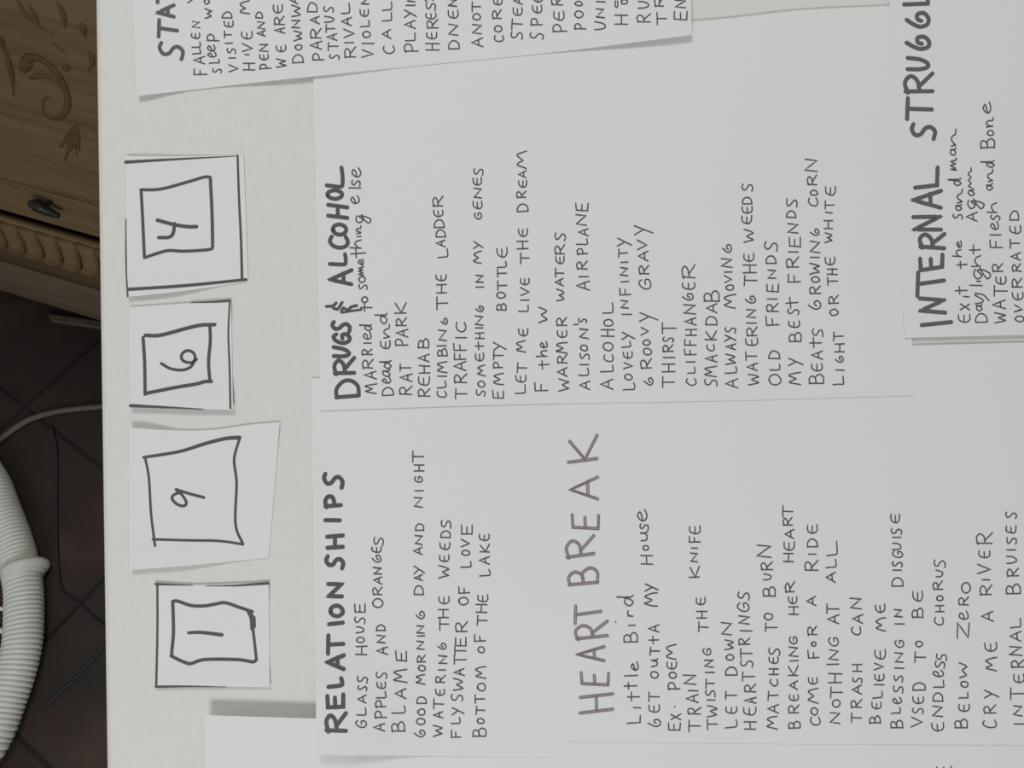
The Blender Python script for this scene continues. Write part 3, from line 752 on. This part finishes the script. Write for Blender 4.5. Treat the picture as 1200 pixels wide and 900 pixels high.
def tube_bm(bm, pts, rad, seg=12, up=None, squash=1.0, nrm=None):
    n = len(pts)
    rings = []
    prev = None
    for i, p in enumerate(pts):
        t = (pts[min(i + 1, n - 1)] - pts[max(i - 1, 0)]).normalized()
        if nrm is not None:
            b = nrm - t * nrm.dot(t); b.normalize()
        else:
            ref = prev if prev is not None else (Z if abs(t.z) < 0.9 else Vector((1, 0, 0)))
            b = ref - t * ref.dot(t); b.normalize()
        prev = b
        c = t.cross(b)
        r = rad[i] if isinstance(rad, (list, tuple)) else rad
        rings.append([bm.verts.new(p + b * (math.cos(k * 2 * math.pi / seg) * r * squash) + c * (math.sin(k * 2 * math.pi / seg) * r)) for k in range(seg)])
    for a, b in zip(rings, rings[1:]):
        for k in range(seg):
            bm.faces.new((a[k], a[(k + 1) % seg], b[(k + 1) % seg], b[k]))
    bm.faces.new(rings[0][::-1]); bm.faces.new(rings[-1])
    bmesh.ops.recalc_face_normals(bm, faces=list(bm.faces))

# scalloped base moulding: a run of curved lobes on a backing strip
bm = bmesh.new()
box_bm(bm, Vector((P0.x, P0.y, 0)), DA, DN, Z, (A0, A1), (-0.006, 0.004), (z_mould_bot, z_mould_top))
box_bm(bm, Vector((P0.x, P0.y, 0)), DA, DN, Z, (A0, A1), (-0.031, -0.005), (z_mould_bot, z_mould_bot + 0.012))
H = z_mould_top - z_lobe_bot
pitch = on_front(80, 285)[0] - on_front(58, 279)[0]
a = A0 + 0.04
a_ref = on_front(32, 262)[0]
a = a_ref - int((a_ref - A0 - 0.05) / pitch) * pitch
while a < A1 - 0.01:
    pts, rad = [], []
    for k in range(11):
        t = k / 10
        th = t * math.pi / 2
        pts.append(dpt(a - pitch * 1.75 * (1 - math.cos(th)), z_mould_top - 0.003 - (H - 0.010) * math.sin(th), 0.005 + 0.006 * math.sin(t * math.pi)))
        rad.append(pitch * 0.46 * (1 - 0.55 * t ** 2))
    tube_bm(bm, pts, rad, 10, nrm=DN, squash=0.62)
    a += pitch
obj('scalloped_moulding', bm, M_WOOD, dresser, smooth=True)

# carved scroll and leaves, traced in their own place on the drawer front
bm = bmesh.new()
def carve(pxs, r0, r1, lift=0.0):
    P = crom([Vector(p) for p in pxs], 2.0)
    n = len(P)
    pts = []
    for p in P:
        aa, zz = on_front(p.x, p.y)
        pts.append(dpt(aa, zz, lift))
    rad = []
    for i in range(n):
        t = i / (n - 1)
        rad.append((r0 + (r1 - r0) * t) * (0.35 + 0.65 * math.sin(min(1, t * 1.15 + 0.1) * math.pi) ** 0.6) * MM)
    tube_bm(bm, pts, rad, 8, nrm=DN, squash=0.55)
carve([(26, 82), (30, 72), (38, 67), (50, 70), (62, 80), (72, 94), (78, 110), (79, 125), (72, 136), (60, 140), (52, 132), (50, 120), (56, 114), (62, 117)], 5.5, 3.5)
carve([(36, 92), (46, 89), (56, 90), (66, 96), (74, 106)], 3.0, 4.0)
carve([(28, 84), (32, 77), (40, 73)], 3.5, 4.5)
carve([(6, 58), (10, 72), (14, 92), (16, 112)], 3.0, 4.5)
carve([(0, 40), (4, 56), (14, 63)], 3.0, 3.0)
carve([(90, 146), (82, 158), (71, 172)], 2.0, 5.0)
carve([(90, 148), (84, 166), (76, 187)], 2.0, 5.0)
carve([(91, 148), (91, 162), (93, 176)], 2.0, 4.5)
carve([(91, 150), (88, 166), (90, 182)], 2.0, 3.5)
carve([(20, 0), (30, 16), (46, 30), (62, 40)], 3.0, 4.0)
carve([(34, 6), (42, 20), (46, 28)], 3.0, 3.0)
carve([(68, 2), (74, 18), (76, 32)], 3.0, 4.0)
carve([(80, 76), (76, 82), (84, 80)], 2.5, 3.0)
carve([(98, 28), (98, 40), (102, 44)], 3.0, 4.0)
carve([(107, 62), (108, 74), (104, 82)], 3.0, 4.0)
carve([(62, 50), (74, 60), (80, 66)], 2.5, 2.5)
obj('carved_scroll', bm, M_CARVING, dresser, smooth=True)

# dark teardrop pull on a short post
bm = bmesh.new()
pl = [(36, 239), (41, 240), (48, 243), (55, 247), (62, 250), (69, 253)]
rl = [4.5, 8.0, 7.6, 6.0, 4.6, 3.4]
pts = [dpt(*on_front(x, y, 0.014), 0.014) for x, y in crom([Vector(p) for p in pl], 1.5)] if False else []
PP = crom([Vector(p) for p in pl], 1.2)
for i, p in enumerate(PP):
    aa, zz = on_front(p.x, p.y, 0.014)
    pts.append(dpt(aa, zz, 0.014))
rr = []
for i in range(len(PP)):
    t = i / (len(PP) - 1) * (len(rl) - 1)
    k = min(int(t), len(rl) - 2)
    rr.append((rl[k] + (rl[k + 1] - rl[k]) * (t - k)) * 1.05 * MM)
tube_bm(bm, pts, rr, 12, nrm=DN)
aa, zz = on_front(52, 245, 0.014)
tube_bm(bm, [dpt(aa, zz, -0.001), dpt(aa, zz, 0.013)], 0.003, 10)
o = obj('pull', bm, M_KNOB, dresser, smooth=True)
o['label'] = 'dark metal pull'
for fa in (A0 + 0.05, A1 - 0.05):
    for fn in (-0.05, -0.40):
        bm = bmesh.new()
        prof = [(0.0, 0.020), (0.010, 0.028), (0.030, 0.034), (0.050, 0.030), (z_apron_bot + 0.001, 0.022)]
        pts = [dpt(fa, z, fn) for z, r in prof]
        tube_bm(bm, pts, [r for z, r in prof], 16)
        obj('foot', bm, M_APRON, dresser, smooth=True)

# ------------------------------------------------------------------ ribbed hose on the floor
HR = 0.0255
def floor_path(pxs, z, step=2.0):
    return [on_floor(p.x, p.y, z) for p in crom([Vector(p) for p in pxs], step)]
def resample(pts, d):
    out = [pts[0]]; acc = 0.0
    for a, b in zip(pts, pts[1:]):
        L = (b - a).length; s = d - acc
        while s <= L:
            out.append(a.lerp(b, s / L)); s += d
        acc = (acc + L) % d
    return out
hp = floor_path([(-420, 330), (-240, 400), (-120, 466), (-60, 508), (-16, 556), (3, 600), (19, 645), (27, 685), (28, 720), (26, 755), (18, 790), (4, 830), (-8, 860), (-24, 885), (-70, 930), (-140, 980), (-260, 1020)], HR)
RING = 0.0066
hs = resample(hp, RING / 8)
hose = thing('ribbed_hose', 'thick white ribbed hose lying on the dark floor at the lower left', 'hose', on_floor(28, 720))
bm = bmesh.new()
rad = [HR * (0.875 + 0.125 * abs(math.sin(math.pi * i / 8)) ** 0.33) for i in range(len(hs))]
tube_bm(bm, hs, rad, 28)
obj('corrugated_tube', bm, M_HOSE, hose, smooth=True)
# collar around the hose
target = on_floor(28, 672, HR)
ci = min(range(len(hs)), key=lambda i: (hs[i] - target).length)
c0 = hs[ci]; tdir = (hs[ci + 6] - hs[ci - 6]).normalized()
bm = bmesh.new()
prof = [(-0.011, 1.03), (-0.010, 1.20), (-0.007, 1.27), (-0.003, 1.24), (0.001, 1.16), (0.004, 1.08), (0.007, 1.06), (0.008, 0.98)]
b0 = (Z - tdir * Z.dot(tdir)).normalized(); e0 = tdir.cross(b0)
rings = []
shift = e0 * 0.006 if e0.x > 0 else e0 * -0.006
for h, r in prof:
    rings.append([bm.verts.new(c0 + tdir * h + (shift if r > 1.05 else shift * 0) * min(1, (r - 1) * 4) + (b0 * math.cos(k * math.pi / 18) + e0 * math.sin(k * math.pi / 18)) * HR * r) for k in range(36)])
for a_, b_ in zip(rings, rings[1:]):
    for k in range(36):
        bm.faces.new((a_[k], a_[(k + 1) % 36], b_[(k + 1) % 36], b_[k]))
for v in bm.verts:
    if v.co.z < 0.001: v.co.z = 0.001
bmesh.ops.recalc_face_normals(bm, faces=list(bm.faces))
obj('collar', bm, M_COLLAR, hose, smooth=True)

def floor_tube(name, label, cat, pxs, r, mat, group=None, seg=10):
    bm = bmesh.new()
    tube_bm(bm, floor_path(pxs, r, 4.0), r, seg)
    return tag(obj(name, bm, mat, smooth=True), label, cat, group)
floor_tube('thin_tube', 'thin white tube looping out from the left of the ribbed hose', 'tube', [(7, 714), (-25, 711), (-52, 718), (-25, 724), (6, 742)], 0.0032, M_HOSE)
floor_tube('thin_tube', 'thin white tube end slanting down to the ribbed hose, lowest on its left', 'tube', [(5, 772), (-8, 752), (-30, 738), (-70, 730)], 0.0032, M_HOSE)
floor_tube('floor_cable', 'taupe cable curving over the dark floor below the dresser', 'cable', [(-60, 580), (-20, 535), (22, 499), (60, 484), (115, 477), (180, 474)], 0.0048, M_CABLE)
floor_tube('black_cord', 'black cord running down the dark floor beside the ribbed hose', 'cord', [(60, 500), (66, 530), (66, 600), (68, 670), (74, 694), (92, 708), (125, 737), (170, 770)], 0.0022, M_CORD)
floor_tube('black_cord', 'black cord slanting over the floor right of the hose end', 'cord', [(165, 715), (122, 757), (95, 788), (64, 818), (52, 829)], 0.0022, M_CORD)

# pale batten on the floor under the dresser
bm = bmesh.new()
q = [(58, 370), (170, 386), (170, 394), (62, 378)]
lo = [bm.verts.new(on_floor(x, y, 0.0)) for x, y in q]
hi = [bm.verts.new(v.co + Z * 0.008) for v in lo]
bm.faces.new(lo); bm.faces.new(hi[::-1])
for i in range(4):
    bm.faces.new((lo[i], lo[(i + 1) % 4], hi[(i + 1) % 4], hi[i]))
bmesh.ops.recalc_face_normals(bm, faces=list(bm.faces))
bevel(bm, 0.001, 1)
tag(obj('floor_batten', bm, M_BATTEN), 'pale batten lying in the shadow under the dresser', 'batten')
